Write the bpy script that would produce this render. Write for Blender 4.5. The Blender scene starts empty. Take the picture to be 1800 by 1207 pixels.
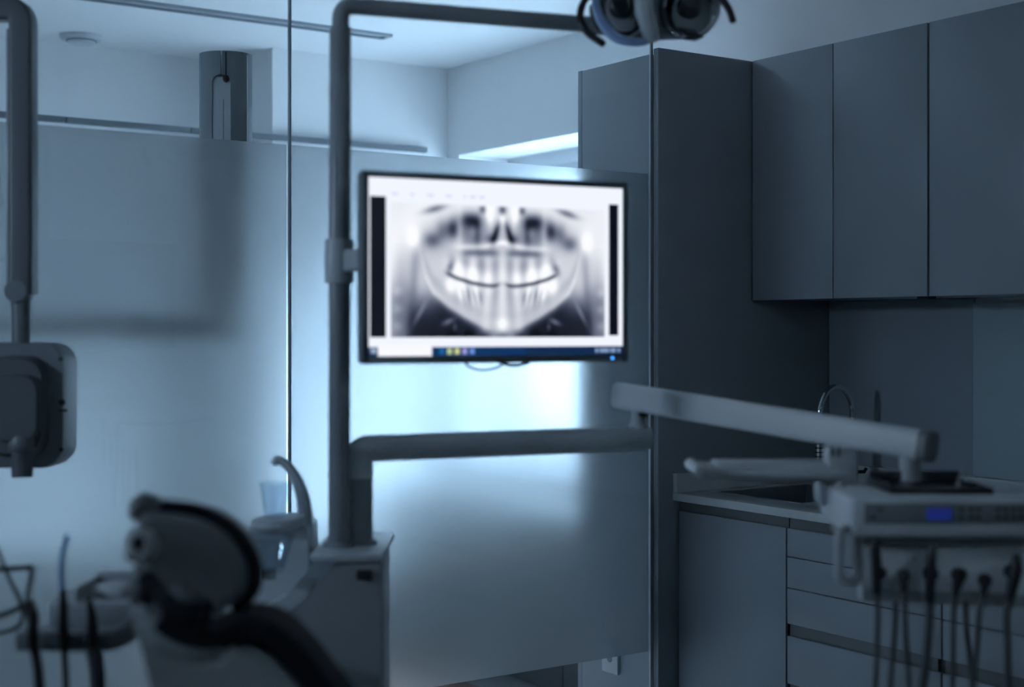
import bpy, bmesh, math, random
import numpy as np
from mathutils import Vector, Matrix

random.seed(7)
# ------------------------------------------------------------------ camera, sky, exposure
CAM_H = 1.374
YAW = math.radians(34.5)          # view direction, clockwise from +Y (the side wall runs along Y)
FPX = 2500.0                      # focal length in pixels of the 1800 px wide frame (50 mm lens)
HORIZON = 580.0
scene = bpy.context.scene
cam_data = bpy.data.cameras.new('camera')
cam_data.sensor_width = 36.0
cam_data.lens = FPX / 1800.0 * 36.0
cam_data.shift_y = -(603.5 - HORIZON) / 1800.0
cam_data.clip_start = 0.05
cam_data.dof.use_dof = True
cam_data.dof.focus_distance = 4.1
cam_data.dof.aperture_fstop = 2.2
cam = bpy.data.objects.new('camera', cam_data)
scene.collection.objects.link(cam)
cam.location = (0, 0, CAM_H)
cam.rotation_euler = (math.pi / 2, 0, -YAW)
scene.camera = cam

SKY = (0.575, 0.77, 1.0)
SKY_STRENGTH = 118.0
world = bpy.data.worlds.new('overcast_sky')
scene.world = world
world.use_nodes = True
bg = world.node_tree.nodes['Background']
bg.inputs['Color'].default_value = (*SKY, 1)
bg.inputs['Strength'].default_value = SKY_STRENGTH


def portal(name, loc, rot, sx, sy):
    l = bpy.data.lights.new(name, 'AREA')
    l.shape = 'RECTANGLE'
    l.size, l.size_y = sx, sy
    l.cycles.is_portal = True
    o = bpy.data.objects.new(name, l)
    scene.collection.objects.link(o)
    o.location = loc
    o.rotation_euler = rot


# daylight enters through the side window, a small left window and an added rear fill opening
portal('side_window_portal', (3.84, 4.61, 1.485), (0, math.radians(90), 0), 1.37, 1.72)
portal('left_window_portal', (-1.52, 2.75, 1.85), (0, math.radians(-90), 0), .28, .28)
portal('rear_fill_portal', (.45, -1.58, 2.2), (math.radians(90), 0, math.pi), .26, .18)

vs = scene.view_settings
vs.view_transform = 'Standard'
vs.look = 'None'
vs.exposure = 0.0
vs.gamma = 1.0
vs.use_curve_mapping = False
scene.cycles.use_denoising = True
scene.cycles.use_adaptive_sampling = True
scene.cycles.adaptive_threshold = 0.03
scene.cycles.max_bounces = 9
scene.cycles.diffuse_bounces = 5
scene.cycles.glossy_bounces = 3
scene.cycles.transmission_bounces = 7
scene.cycles.transparent_max_bounces = 24

# ------------------------------------------------------------------ helpers
COL = scene.collection
CT, ST = math.cos(YAW), math.sin(YAW)


def c(px, py, t):
    """photo direction at a chosen real depth t (metres) -> room coordinates turned by the yaw"""
    return Vector((t * (px - 900.0) / FPX, t, CAM_H - t * (py - HORIZON) / FPX))


px2m = lambda p, t: p * t / FPX


def to_world(v):
    return Vector((CT * v[0] + ST * v[1], -ST * v[0] + CT * v[1], v[2]))


def thing(name, label, cat, origin=(0, 0, 0), view=False, group=None, kind=None):
    o = bpy.data.objects.new(name, None)
    o.empty_display_size = 0.05
    COL.objects.link(o)
    if view:
        o.location = to_world(origin)
        o.rotation_euler = (0, 0, -YAW)
    else:
        o.location = origin
    o['label'] = label
    if kind:
        o['kind'] = kind
    else:
        o['category'] = cat
    if group:
        o['group'] = group
    o['ox'], o['oy'], o['oz'] = origin[0], origin[1], origin[2]
    return o


def rrect(w, h, r, n=5):
    """rounded rectangle outline, centred"""
    pts = []
    for cx, cy, a0 in ((w / 2 - r, h / 2 - r, 0), (-w / 2 + r, h / 2 - r, 90), (-w / 2 + r, -h / 2 + r, 180), (w / 2 - r, -h / 2 + r, 270)):
        for k in range(n + 1):
            a = math.radians(a0 + 90 * k / n)
            pts.append((cx + r * math.cos(a), cy + r * math.sin(a)))
    return pts


def circle(r, n=20):
    return [(r * math.cos(2 * math.pi * k / n), r * math.sin(2 * math.pi * k / n)) for k in range(n)]


def fillet(pts, rad, n=8):
    pts = [Vector(p) for p in pts]
    out = [pts[0]]
    for i in range(1, len(pts) - 1):
        a, b, d = pts[i - 1], pts[i], pts[i + 1]
        u = (a - b); v = (d - b)
        r = min(rad, u.length * .49, v.length * .49)
        p0 = b + u.normalized() * r
        p1 = b + v.normalized() * r
        for k in range(n + 1):
            s = k / n
            out.append(p0 * (1 - s) ** 2 + b * 2 * s * (1 - s) + p1 * s * s)
    out.append(pts[-1])
    return out


def spline(pts, n=8):
    pts = [Vector(p) for p in pts]
    out = []
    for i in range(len(pts) - 1):
        p0 = pts[max(i - 1, 0)]; p1 = pts[i]; p2 = pts[i + 1]; p3 = pts[min(i + 2, len(pts) - 1)]
        for k in range(n):
            s = k / n
            out.append(.5 * ((2 * p1) + (p2 - p0) * s + (2 * p0 - 5 * p1 + 4 * p2 - p3) * s * s + (3 * p1 - p0 - 3 * p2 + p3) * s ** 3))
    out.append(pts[-1])
    return out


class MB:
    def __init__(self):
        self.bm = bmesh.new()

    def _add(self, other):
        me = bpy.data.meshes.new('tmp')
        other.to_mesh(me)
        other.free()
        self.bm.from_mesh(me)
        bpy.data.meshes.remove(me)

    def box(self, a, b, bev=0.0, seg=2, rot=None, about=None):
        bm = bmesh.new()
        bmesh.ops.create_cube(bm, size=1)
        ctr = [(a[i] + b[i]) / 2 for i in range(3)]
        s = [abs(b[i] - a[i]) for i in range(3)]
        for v in bm.verts:
            v.co = Vector((v.co[0] * s[0], v.co[1] * s[1], v.co[2] * s[2]))
        if bev > 0:
            bmesh.ops.bevel(bm, geom=bm.edges[:], offset=min(bev, min(s) * .49), segments=seg, affect='EDGES', profile=.5)
        for v in bm.verts:
            if rot is not None:
                v.co = rot @ v.co
            v.co += Vector(ctr)
        self._add(bm)
        return self

    def sweep(self, path, prof, scales=None, ref=(0, 1, 0), caps=True):
        """sweep a closed 2D profile along a path; profile x follows ref, profile y is across"""
        bm = self.bm
        path = [Vector(p) for p in path]
        ref = Vector(ref)
        rings = []
        n = len(path)
        for i, p in enumerate(path):
            if i == 0: t = path[1] - path[0]
            elif i == n - 1: t = path[-1] - path[-2]
            else: t = (path[i + 1] - path[i]).normalized() + (path[i] - path[i - 1]).normalized()
            t.normalize()
            a = ref - ref.dot(t) * t
            if a.length < 1e-4:
                a = Vector((1, 0, 0)) - t[0] * t
            a.normalize()
            b = t.cross(a)
            s = 1.0 if scales is None else scales[i]
            rings.append([bm.verts.new(p + a * x * s + b * y * s) for x, y in prof])
        m = len(prof)
        for i in range(n - 1):
            for k in range(m):
                bm.faces.new((rings[i][k], rings[i][(k + 1) % m], rings[i + 1][(k + 1) % m], rings[i + 1][k]))
        if caps:
            bm.faces.new(list(reversed(rings[0])))
            bm.faces.new(rings[-1])
        return self

    def tube(self, path, r, n=16, ref=(0, 1, 0), caps=True, rounded=0.0):
        path = [Vector(p) for p in path]
        if not isinstance(r, (list, tuple)):
            r = [r] * len(path)
        else:
            r = list(r)
            if len(r) != len(path):
                q = np.interp(np.linspace(0, 1, len(path)), np.linspace(0, 1, len(r)), r)
                r = [float(x) for x in q]
        if rounded > 0:
            for end in (0, -1):
                p = path[end]; d = (path[end] - path[1 if end == 0 else -2]).normalized()
                add = [(p + d * rounded * math.sin(a), r[end] - rounded * (1 - math.cos(a))) for a in (math.radians(x) for x in (30, 60, 85))]
                if end == 0:
                    path = [x[0] for x in reversed(add)] + path
                    r = [x[1] for x in reversed(add)] + r
                else:
                    path = path + [x[0] for x in add]
                    r = r + [x[1] for x in add]
        return self.sweep(path, circle(1.0, n), r, ref, caps)

    def lathe(self, prof, org, axis=(0, 0, 1), n=28, closed=False):
        """profile list of (radius, height along axis)"""
        bm = self.bm
        axis = Vector(axis).normalized()
        a = axis.orthogonal().normalized(); b = axis.cross(a)
        org = Vector(org)
        rings = []
        for r, h in prof:
            if r < 1e-6:
                rings.append([bm.verts.new(org + axis * h)])
            else:
                rings.append([bm.verts.new(org + axis * h + (a * math.cos(2 * math.pi * k / n) + b * math.sin(2 * math.pi * k / n)) * r) for k in range(n)])
        prs = list(zip(rings[:-1], rings[1:]))
        if closed: prs.append((rings[-1], rings[0]))
        for A, Bv in prs:
            for k in range(n):
                k2 = (k + 1) % n
                if len(A) == 1 and len(Bv) == 1: continue
                if len(A) == 1: bm.faces.new((A[0], Bv[k], Bv[k2]))
                elif len(Bv) == 1: bm.faces.new((A[k], A[k2], Bv[0]))
                else: bm.faces.new((A[k], A[k2], Bv[k2], Bv[k]))
        return self

    def loft(self, outline, layers):
        """outline: list of Vector; layers: list of (offset vector, scale about centroid)"""
        bm = self.bm
        outline = [Vector(p) for p in outline]
        ctr = sum(outline, Vector()) / len(outline)
        rings = [[bm.verts.new(ctr + (p - ctr) * s + Vector(off)) for p in outline] for off, s in layers]
        m = len(outline)
        for A, Bv in zip(rings[:-1], rings[1:]):
            for k in range(m):
                bm.faces.new((A[k], A[(k + 1) % m], Bv[(k + 1) % m], Bv[k]))
        bm.faces.new(list(reversed(rings[0])))
        bm.faces.new(rings[-1])
        return self

    def build(self, name, mat, parent=None, label=None, smooth=38, kind=None):
        bm = self.bm
        bmesh.ops.recalc_face_normals(bm, faces=bm.faces[:])
        root = parent
        org = Vector((0, 0, 0))
        while root is not None and 'ox' not in root:
            root = root.parent
        if root is not None:
            org = Vector((root['ox'], root['oy'], root['oz']))
            for v in bm.verts: v.co -= org
        if smooth:
            th = math.radians(smooth)
            for f in bm.faces: f.smooth = True
            for e in bm.edges:
                if len(e.link_faces) == 2 and e.calc_face_angle(0) > th: e.smooth = False
        me = bpy.data.meshes.new(name)
        bm.to_mesh(me)
        bm.free()
        me.materials.append(mat)
        o = bpy.data.objects.new(name, me)
        COL.objects.link(o)
        if parent is not None: o.parent = parent
        if label: o['label'] = label
        if kind: o['kind'] = kind
        return o


# ------------------------------------------------------------------ materials (all procedural)
def material(name, col, rough=.5, metal=0.0, var=.06, scale=6.0, spec=.5, bump=0.0, bscale=200.0, emit=None, estr=0.0, coat=0.0):
    m = bpy.data.materials.new(name)
    m.use_nodes = True
    nt = m.node_tree
    b = nt.nodes['Principled BSDF']
    tc = nt.nodes.new('ShaderNodeTexCoord')
    nz = nt.nodes.new('ShaderNodeTexNoise')
    nz.inputs['Scale'].default_value = scale
    nz.inputs['Detail'].default_value = 4
    nt.links.new(tc.outputs['Object'], nz.inputs['Vector'])
    mp = nt.nodes.new('ShaderNodeMapRange')
    mp.inputs['To Min'].default_value = 1 - var
    mp.inputs['To Max'].default_value = 1 + var
    nt.links.new(nz.outputs['Fac'], mp.inputs['Value'])
    mx = nt.nodes.new('ShaderNodeVectorMath')
    mx.operation = 'SCALE'
    mx.inputs[0].default_value = col
    nt.links.new(mp.outputs['Result'], mx.inputs['Scale'])
    nt.links.new(mx.outputs['Vector'], b.inputs['Base Color'])
    b.inputs['Roughness'].default_value = rough
    b.inputs['Metallic'].default_value = metal
    b.inputs['Specular IOR Level'].default_value = spec
    b.inputs['Coat Weight'].default_value = coat
    if emit:
        b.inputs['Emission Color'].default_value = (*emit, 1)
        b.inputs['Emission Strength'].default_value = estr
    if bump > 0:
        n2 = nt.nodes.new('ShaderNodeTexNoise')
        n2.inputs['Scale'].default_value = bscale
        nt.links.new(tc.outputs['Object'], n2.inputs['Vector'])
        bp = nt.nodes.new('ShaderNodeBump')
        bp.inputs['Strength'].default_value = bump
        bp.inputs['Distance'].default_value = .002
        nt.links.new(n2.outputs['Fac'], bp.inputs['Height'])
        nt.links.new(bp.outputs['Normal'], b.inputs['Normal'])
    return m


def clear_glass(name, tint=(.95, .98, .985), gloss=.03):
    m = bpy.data.materials.new(name)
    m.use_nodes = True
    nt = m.node_tree
    nt.nodes.remove(nt.nodes['Principled BSDF'])
    out = nt.nodes['Material Output']
    tr = nt.nodes.new('ShaderNodeBsdfTransparent')
    tr.inputs['Color'].default_value = (*tint, 1)
    gl = nt.nodes.new('ShaderNodeBsdfGlossy')
    gl.inputs['Roughness'].default_value = .02
    lw = nt.nodes.new('ShaderNodeLayerWeight')
    lw.inputs['Blend'].default_value = .5
    pw = nt.nodes.new('ShaderNodeMath'); pw.operation = 'POWER'
    pw.inputs[1].default_value = 4.0
    nt.links.new(lw.outputs['Facing'], pw.inputs[0])
    ma = nt.nodes.new('ShaderNodeMath'); ma.operation = 'MULTIPLY_ADD'
    ma.inputs[1].default_value = .5
    ma.inputs[2].default_value = gloss * .5
    ma.use_clamp = True
    nt.links.new(pw.outputs[0], ma.inputs[0])
    mix = nt.nodes.new('ShaderNodeMixShader')
    nt.links.new(ma.outputs[0], mix.inputs['Fac'])
    nt.links.new(tr.outputs[0], mix.inputs[1])
    nt.links.new(gl.outputs[0], mix.inputs[2])
    nt.links.new(mix.outputs[0], out.inputs['Surface'])
    return m


def frosted_film(name, rough=.23, wide=.5, wide_share=.28, diffuse=.04):
    m = bpy.data.materials.new(name)
    m.use_nodes = True
    nt = m.node_tree
    nt.nodes.remove(nt.nodes['Principled BSDF'])
    out = nt.nodes['Material Output']
    lobes = []
    for ro in (rough, wide):
        rf = nt.nodes.new('ShaderNodeBsdfRefraction')
        rf.inputs['IOR'].default_value = 1.45
        rf.inputs['Roughness'].default_value = ro
        rf.inputs['Color'].default_value = (.755, .765, .775, 1)
        lobes.append(rf)
    rf = nt.nodes.new('ShaderNodeMixShader')
    rf.inputs['Fac'].default_value = wide_share
    nt.links.new(lobes[0].outputs[0], rf.inputs[1])
    nt.links.new(lobes[1].outputs[0], rf.inputs[2])
    tl = nt.nodes.new('ShaderNodeBsdfTranslucent')
    tl.inputs['Color'].default_value = (.9, .93, .95, 1)
    tc = nt.nodes.new('ShaderNodeTexCoord')
    nz = nt.nodes.new('ShaderNodeTexNoise')
    nz.inputs['Scale'].default_value = 900
    nt.links.new(tc.outputs['Object'], nz.inputs['Vector'])
    mr = nt.nodes.new('ShaderNodeMapRange')
    mr.inputs['To Min'].default_value = diffuse * .85
    mr.inputs['To Max'].default_value = diffuse * 1.15
    nt.links.new(nz.outputs['Fac'], mr.inputs['Value'])
    mix = nt.nodes.new('ShaderNodeMixShader')
    nt.links.new(mr.outputs['Result'], mix.inputs['Fac'])
    nt.links.new(rf.outputs[0], mix.inputs[1])
    nt.links.new(tl.outputs[0], mix.inputs[2])
    nt.links.new(mix.outputs[0], out.inputs['Surface'])
    return m


M_WALL = material('white_wall_paint', (.74, .75, .76), .85, var=.02, scale=3, bump=.05, bscale=300)
M_CEIL = material('white_ceiling_paint', (.76, .77, .78), .9, var=.02, scale=2)
M_FLOOR = material('grey_vinyl_floor', (.13, .133, .137), .45, var=.12, scale=9)
M_SLOT = material('grey_slot_metal', (.30, .33, .36), .5, var=.05)
M_CAB = material('grey_laminate', (.265, .29, .32), .38, var=.04, scale=4)
M_CABIN = material('dark_carcass_laminate', (.07, .072, .075), .6, var=.04)
M_CHAN = material('dark_grey_channel', (.13, .135, .14), .45, var=.05)  # plain dark grey for grip channels and plinths
M_COUNTER = material('pale_stone_counter', (.55, .56, .56), .25, var=.06, scale=60)
M_SPLASH = material('grey_glass_splashback', (.29, .33, .37), .5, var=.03)
M_SPLASH2 = material('pale_glass_splashback', (.37, .45, .49), .5, var=.03)
M_CHROME = material('chrome', (.72, .74, .76), .08, 1.0, var=.02)
M_STEEL = material('brushed_steel', (.5, .52, .54), .3, 1.0, var=.08, scale=30)
M_PLASTIC = material('white_medical_plastic', (.50, .53, .56), .32, var=.03, scale=8)
M_PLASTIC2 = material('pale_grey_plastic', (.50, .53, .56), .38, var=.04, scale=8)
M_CONSOLE = material('console_plastic', (.66, .69, .72), .4, var=.03, scale=8)
M_POST = material('grey_post_enamel', (.27, .29, .315), .36, var=.04, scale=8)
M_GREYPL = material('mid_grey_plastic', (.20, .215, .235), .42, var=.05)
M_XRAY = material('x_ray_enamel', (.095, .105, .12), .45, var=.05)
M_XRAY2 = material('x_ray_housing_enamel', (.15, .165, .185), .45, var=.05)
M_BLACKPL = material('black_plastic', (.02, .021, .024), .4, var=.1)
M_DARKRUB = material('dark_rubber_hose', (.035, .037, .042), .6, var=.1)
M_GREYHOSE = material('grey_silicone_hose', (.09, .095, .105), .55, var=.1)
M_BLACKPAD = material('black_upholstery', (.012, .013, .017), .75, var=.15, bump=.1, spec=.2)
M_GREYPAD = material('grey_upholstery', (.15, .157, .167), .6, var=.08, bump=.1)
M_WHITEPAD = material('pale_upholstery', (.36, .375, .39), .5, var=.05)
M_BEZEL = material('monitor_bezel', (.17, .19, .225), .45, var=.05)
M_BROWN = material('brown_mat', (.11, .06, .045), .7, var=.2, scale=40)
M_DARKCAB = material('dark_low_cabinet', (.10, .105, .11), .5, var=.05)
M_BLUETIP = material('blue_plastic_tip', (.07, .24, .52), .35, var=.06)
M_LCD = material('blue_display', (.01, .02, .1), .3, emit=(.03, .06, .45), estr=.24)
M_LED = material('blue_led', (.02, .1, .5), .3, emit=(.05, .35, 1.0), estr=2.2)
M_GLASS = clear_glass('partition_glass')
M_FILM = frosted_film('frosted_film')
M_WINGLASS = clear_glass('window_glass')
M_CUP = clear_glass('clear_plastic_cup', (.88, .92, .95), .12)
M_LENS = material('blue_lens_plastic', (.42, .58, .92), .12, var=.05, coat=.6)
M_PAPER = material('white_tissue', (.62, .64, .66), .9, var=.05)

# ------------------------------------------------------------------ room shell (room axes)
CEIL = 2.575
XR = 3.467        # face of the side wall with the cabinets
YG = 3.247        # glass partition
YB = 5.57         # rear wall of the room behind the partition
YN = 5.98         # recess in that rear wall
XN = 2.59         # right side of the recess
XL, YF = -1.3, -1.4
WY0, WY1, WZ0, WZ1 = 3.75, 5.47, .80, 2.17


def struct(name, mb, mat, label):
    o = mb.build(name, mat)
    o['kind'] = 'structure'
    o['label'] = label
    return o


struct('floor', MB().box((XL - .2, YF - .2, -.1), (XR + .4, YN + .3, 0)), M_FLOOR, 'grey vinyl floor')
struct('ceiling', MB().box((XL - .2, YF - .2, CEIL), (XR + .4, YN + .3, CEIL + .12)), M_CEIL, 'plain white ceiling')
w = MB()
w.box((XR, YF - .2, 0), (XR + .36, WY0, CEIL))
w.box((XR, WY1, 0), (XR + .36, YN + .3, CEIL))
w.box((XR, WY0, WZ1), (XR + .36, WY1, CEIL))
w.box((XR, WY0, 0), (XR + .36, WY1, WZ0))
wall_right = struct('wall_right', w, M_WALL, 'pale side wall with the deep window behind the cabinets')
MB().box((XR - .012, 2.656, .95), (XR, 3.214, 1.465)).build('splash_panel', M_SPLASH, wall_right)
MB().box((XR - .016, 1.2, .95), (XR, 2.652, 1.452)).build('splash_panel', M_SPLASH2, wall_right)
struct('wall_back', MB().box((XN, YB, 0), (XR + .01, YN + .2, CEIL)), M_WALL, 'white wall behind the glass partition')
struct('wall_recess', MB().box((XL - .2, YN, 0), (XN, YN + .2, CEIL)), M_WALL, 'white wall set back beside the tall column')
w = MB()
ly0, ly1, lz0, lz1 = 2.61, 2.89, 1.71, 1.99
w.box((XL - .2, YF - .2, 0), (XL, ly0, CEIL)); w.box((XL - .2, ly1, 0), (XL, YN + .2, CEIL))
w.box((XL - .2, ly0, lz1), (XL, ly1, CEIL)); w.box((XL - .2, ly0, 0), (XL, ly1, lz0))
struct('wall_left', w, M_WALL, 'white wall on the left out of frame with a small window')
w = MB()
rx0, rx1, rz0, rz1 = .32, .58, 2.11, 2.29
w.box((XL - .2, YF - .15, 0), (rx0, YF, CEIL)); w.box((rx1, YF - .15, 0), (XR + .3, YF, CEIL))
w.box((rx0, YF - .15, rz1), (rx1, YF, CEIL)); w.box((rx0, YF - .15, 0), (rx1, YF, rz0))
struct('wall_rear', w, M_WALL, 'white wall behind the camera with a small opening added for fill light')
struct('wall_bounce', MB().box((.55, YG + .02, 0), (.65, YN, CEIL)), M_WALL, 'unseen white wall added on the left to bounce light behind the glass')  # out of view, added as a white bounce surface

# windows
win = thing('window_1', 'deep bright window with pale frame behind the tall cabinet', '', (XR + .30, (WY0 + WY1) / 2, WZ0), kind='structure')
fx0, fx1 = XR + .27, XR + .33
f = MB()
f.box((fx0, WY0, WZ0), (fx1, WY0 + .06, WZ1)); f.box((fx0, WY1 - .06, WZ0), (fx1, WY1, WZ1))
f.box((fx0, WY0 + .06, WZ1 - .06), (fx1, WY1 - .06, WZ1)); f.box((fx0, WY0 + .06, WZ0), (fx1, WY1 - .06, WZ0 + .06))
f.build('window_frame', M_PLASTIC2, win)
for y0, y1 in ((WY0 + .06, 4.60), (4.60, WY1 - .06)):
    s = MB()
    s.box((fx0 + .01, y0, WZ0 + .06), (fx1 - .01, y0 + .045, WZ1 - .06)); s.box((fx0 + .01, y1 - .045, WZ0 + .06), (fx1 - .01, y1, WZ1 - .06))
    s.box((fx0 + .01, y0 + .045, WZ1 - .105), (fx1 - .01, y1 - .045, WZ1 - .06)); s.box((fx0 + .01, y0 + .045, WZ0 + .06), (fx1 - .01, y1 - .045, WZ0 + .105))
    so = s.build('sash', M_PLASTIC2, win)
    MB().box((fx0 + .026, y0 + .045, WZ0 + .105), (fx0 + .034, y1 - .045, WZ1 - .105)).build('pane', M_WINGLASS, so)
win2 = thing('window_2', 'small window in the left wall out of frame', '', (XL - .1, 2.75, lz0), kind='structure')
f = MB()
f.box((XL - .13, ly0, lz0), (XL - .07, ly0 + .03, lz1)); f.box((XL - .13, ly1 - .03, lz0), (XL - .07, ly1, lz1))
f.box((XL - .13, ly0 + .03, lz1 - .03), (XL - .07, ly1 - .03, lz1)); f.box((XL - .13, ly0 + .03, lz0), (XL - .07, ly1 - .03, lz0 + .03))
f.build('window_frame', M_PLASTIC2, win2)
MB().box((XL - .104, ly0 + .03, lz0 + .03), (XL - .096, ly1 - .03, lz1 - .03)).build('pane', M_WINGLASS, win2)

fill_opening = thing('rear_fill_opening', 'small unseen opening added behind the camera to brighten surfaces facing it', '', (.45, YF - .1, rz0), kind='structure')  # added opening, lets extra daylight onto surfaces facing the camera
f = MB()
f.box((rx0, YF - .12, rz0), (rx0 + .015, YF - .08, rz1)); f.box((rx1 - .015, YF - .12, rz0), (rx1, YF - .08, rz1))
f.box((rx0 + .015, YF - .12, rz1 - .015), (rx1 - .015, YF - .08, rz1)); f.box((rx0 + .015, YF - .12, rz0), (rx1 - .015, YF - .08, rz0 + .015))
f.build('window_frame', M_PLASTIC2, fill_opening)
MB().box((rx0 + .015, YF - .104, rz0 + .015), (rx1 - .015, YF - .098, rz1 - .015)).build('pane', M_WINGLASS, fill_opening)

# outside: paving, and a wall added to dim the view through the window
struct('ground_yard', MB().box((XR + .5, -6, -.3), (8.0, 26, -.12)), material('yard_paving', (.08, .08, .08), .9, var=.2, scale=3), 'grey yard paving outside the window')
struct('wall_view_dimmer', MB().box((8.0, -6, -.3), (8.6, 26, 3.3)), material('dimming_wall_render', (.05, .052, .054), .9, var=.1, scale=1.5), 'low dark wall added across the yard to dim the window view')

# glass partition with frosted film
gp = thing('glass_partition', 'full-height glass partition with a frosted film band across its middle', 'partition', (1.3, YG, 0))
FZ0, FZ1 = .42, 1.838
for x0, x1 in ((-1.29, .546), (.552, 1.553), (1.560, 2.728)):
    p = MB().box((x0, YG - .005, .01), (x1, YG + .005, CEIL - .012)).build('pane', M_GLASS, gp)
    MB().box((x0 + .002, YG + .0065, FZ0), (x1 - .002, YG + .0095, FZ1)).build('frosted_film', M_FILM, p, label='frosted film on the glass')
MB().box((1.5540, YG - .0052, .01), (1.5590, YG + .0052, CEIL - .012)).build('joint_strip', material('joint_seal', (.30, .33, .37), .5), gp)
MB().box((-1.29, YG - .012, CEIL - .012), (2.728, YG + .012, CEIL)).build('head_channel', M_STEEL, gp)
MB().box((-1.29, YG - .012, 0), (2.728, YG + .012, .01)).build('floor_channel', M_STEEL, gp)
MB().box((2.722, YG - .010, .01), (2.732, YG - .004, CEIL - .02)).build('edge_profile', M_STEEL, gp)

# ------------------------------------------------------------------ cabinets
XT, XU, XBASE = 2.733, 3.113, 2.806
YT0, YT1 = 3.216, 3.608
t = thing('tall_cabinet', 'tall grey cabinet standing at the end of the glass partition', 'cabinet', ((XT + XR) / 2, (YT0 + YT1) / 2, 0))
MB().box((XT + .001, YT0, 0), (XR - .002, YT0 + .022, 2.208), .001).build('end_panel', M_CAB, t)
MB().box((XT + .001, YT1 - .02, 0), (XR - .002, YT1, 2.196), .001).build('end_panel', M_CAB, t)
MB().box((XT + .02, YT0 + .022, .08), (XR - .002, YT1 - .02, 2.190)).build('carcass', M_CABIN, t)
MB().box((XT + .0, YT0 + .034, .1), (XT + .02, YT1 - .023, 2.194), .001).build('door', M_CAB, t)
MB().box((XT + .05, YT0 + .022, 0), (XR - .01, YT1 - .02, .08)).build('plinth', M_CHAN, t)


def wall_cab(y0, y1, splits, label):
    t = thing('wall_cabinet', label, 'cabinet', ((XU + XR) / 2, (y0 + y1) / 2, 1.465), group='grey wall cabinets over the worktop')
    MB().box((XU + .02, y0 + .001, 1.468), (XR - .002, y1 - .001, 2.205)).build('carcass', M_CAB, t)
    ys = [y0] + splits + [y1]
    for a, b in zip(ys[:-1], ys[1:]):
        MB().box((XU, a + .0018, 1.466), (XU + .019, b - .0018, 2.208), .0008).build('door', M_CAB, t)
    MB().box((XU + .03, y0 + .02, 1.458), (XU + .06, y0 + .06, 1.468)).build('hinge_catch', M_BLACKPL, t)


wall_cab(2.540, 3.214, [2.881], 'grey two-door wall cabinet beside the tall cabinet')
wall_cab(1.860, 2.536, [2.19], 'grey wall cabinet at the right edge of the picture')

# worktop with an inset sink
SX0, SX1, SY0, SY1 = 2.90, 3.28, 2.80, 3.15
ct = thing('worktop', 'pale stone worktop with low upstand over the grey base units', 'worktop', (3.1, 2.4, .866))
m = MB()
m.box((2.786, 1.2, .868), (SX0, 3.212, .892), .002)
m.box((SX1, 1.2, .868), (XR - .002, 3.212, .892), .002)
m.box((SX0, SY1, .868), (SX1, 3.212, .892), .002)
m.box((SX0, 1.2, .868), (SX1, SY0, .892), .002)
m.build('slab', M_COUNTER, ct)
MB().box((2.790, 3.196, .892), (XR - .014, 3.2145, .948), .001).build('upstand', M_COUNTER, ct)
MB().box((XR - .03, 1.2, .892), (XR - .014, 3.196, .948), .001).build('upstand', M_COUNTER, ct)
sk = thing('sink', 'steel sink set into the pale worktop', 'sink', ((SX0 + SX1) / 2, (SY0 + SY1) / 2, .74))
m = MB()
e = .002
for a, b in (((SX0 + e, SY0 + e, .74), (SX0 + .01, SY1 - e, .893)), ((SX1 - .01, SY0 + e, .74), (SX1 - e, SY1 - e, .893)),
             ((SX0 + .01, SY0 + e, .74), (SX1 - .01, SY0 + .01, .893)), ((SX0 + .01, SY1 - .01, .74), (SX1 - .01, SY1 - e, .893)),
             ((SX0 + .01, SY0 + .01, .74), (SX1 - .01, SY1 - .01, .75))):
    m.box(a, b)
m.build('basin', M_STEEL, sk)
MB().lathe([(0, .752), (.028, .752), (.03, .7505), (.03, .745), (0, .745)], ((SX0 + SX1) / 2, (SY0 + SY1) / 2, 0)).build('drain', M_CHROME, sk)

# faucet
fa = to_world(c(1499, 580, 4.36)); fb = to_world(c(1441, 580, 4.28))
fo = (fa.x, fa.y, .892)
fc = thing('sink_tap', 'chrome gooseneck tap standing by the sink', 'tap', fo)
dirv = Vector((fb.x - fa.x, fb.y - fa.y, 0)); span = dirv.length; dirv.normalize()
arch = [Vector((fa.x, fa.y, .90)), Vector((fa.x, fa.y, 1.12))]
for k in range(1, 16):
    a = math.pi * k / 15
    arch.append(Vector((fa.x, fa.y, 1.12)) + dirv * (span / 2) * (1 - math.cos(a)) + Vector((0, 0, .082 * math.sin(a))))
arch.append(Vector((fb.x, fb.y, 1.045)))
side = Vector((-dirv.y, dirv.x, 0))
MB().tube(arch, .0095, 16, ref=side, rounded=.002).build('spout', M_CHROME, fc)
MB().tube([Vector((fb.x, fb.y, 1.045)), Vector((fb.x, fb.y, .985))], [.013, .0145], 16).build('spray_head', M_STEEL, fc)
m = MB()
for k in range(4): m.tube([Vector((fb.x, fb.y, 1.035 - k * .013)), Vector((fb.x, fb.y, 1.031 - k * .013))], .0155, 16)
m.build('grip_rings', M_BLACKPL, fc)
MB().lathe([(0, .892), (.026, .892), (.024, .90), (.017, .91), (.016, .955), (.012, .965), (0, .965)], (fa.x, fa.y, 0)).build('base', M_CHROME, fc)
hb = Vector((fa.x, fa.y, .94)); hr = Vector((CT, -ST, 0))
MB().tube([hb, hb + hr * .035, hb + hr * .042 + Vector((0, 0, .012))], [.006, .006, .005], 10).build('lever', M_BLACKPL, fc)


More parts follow.
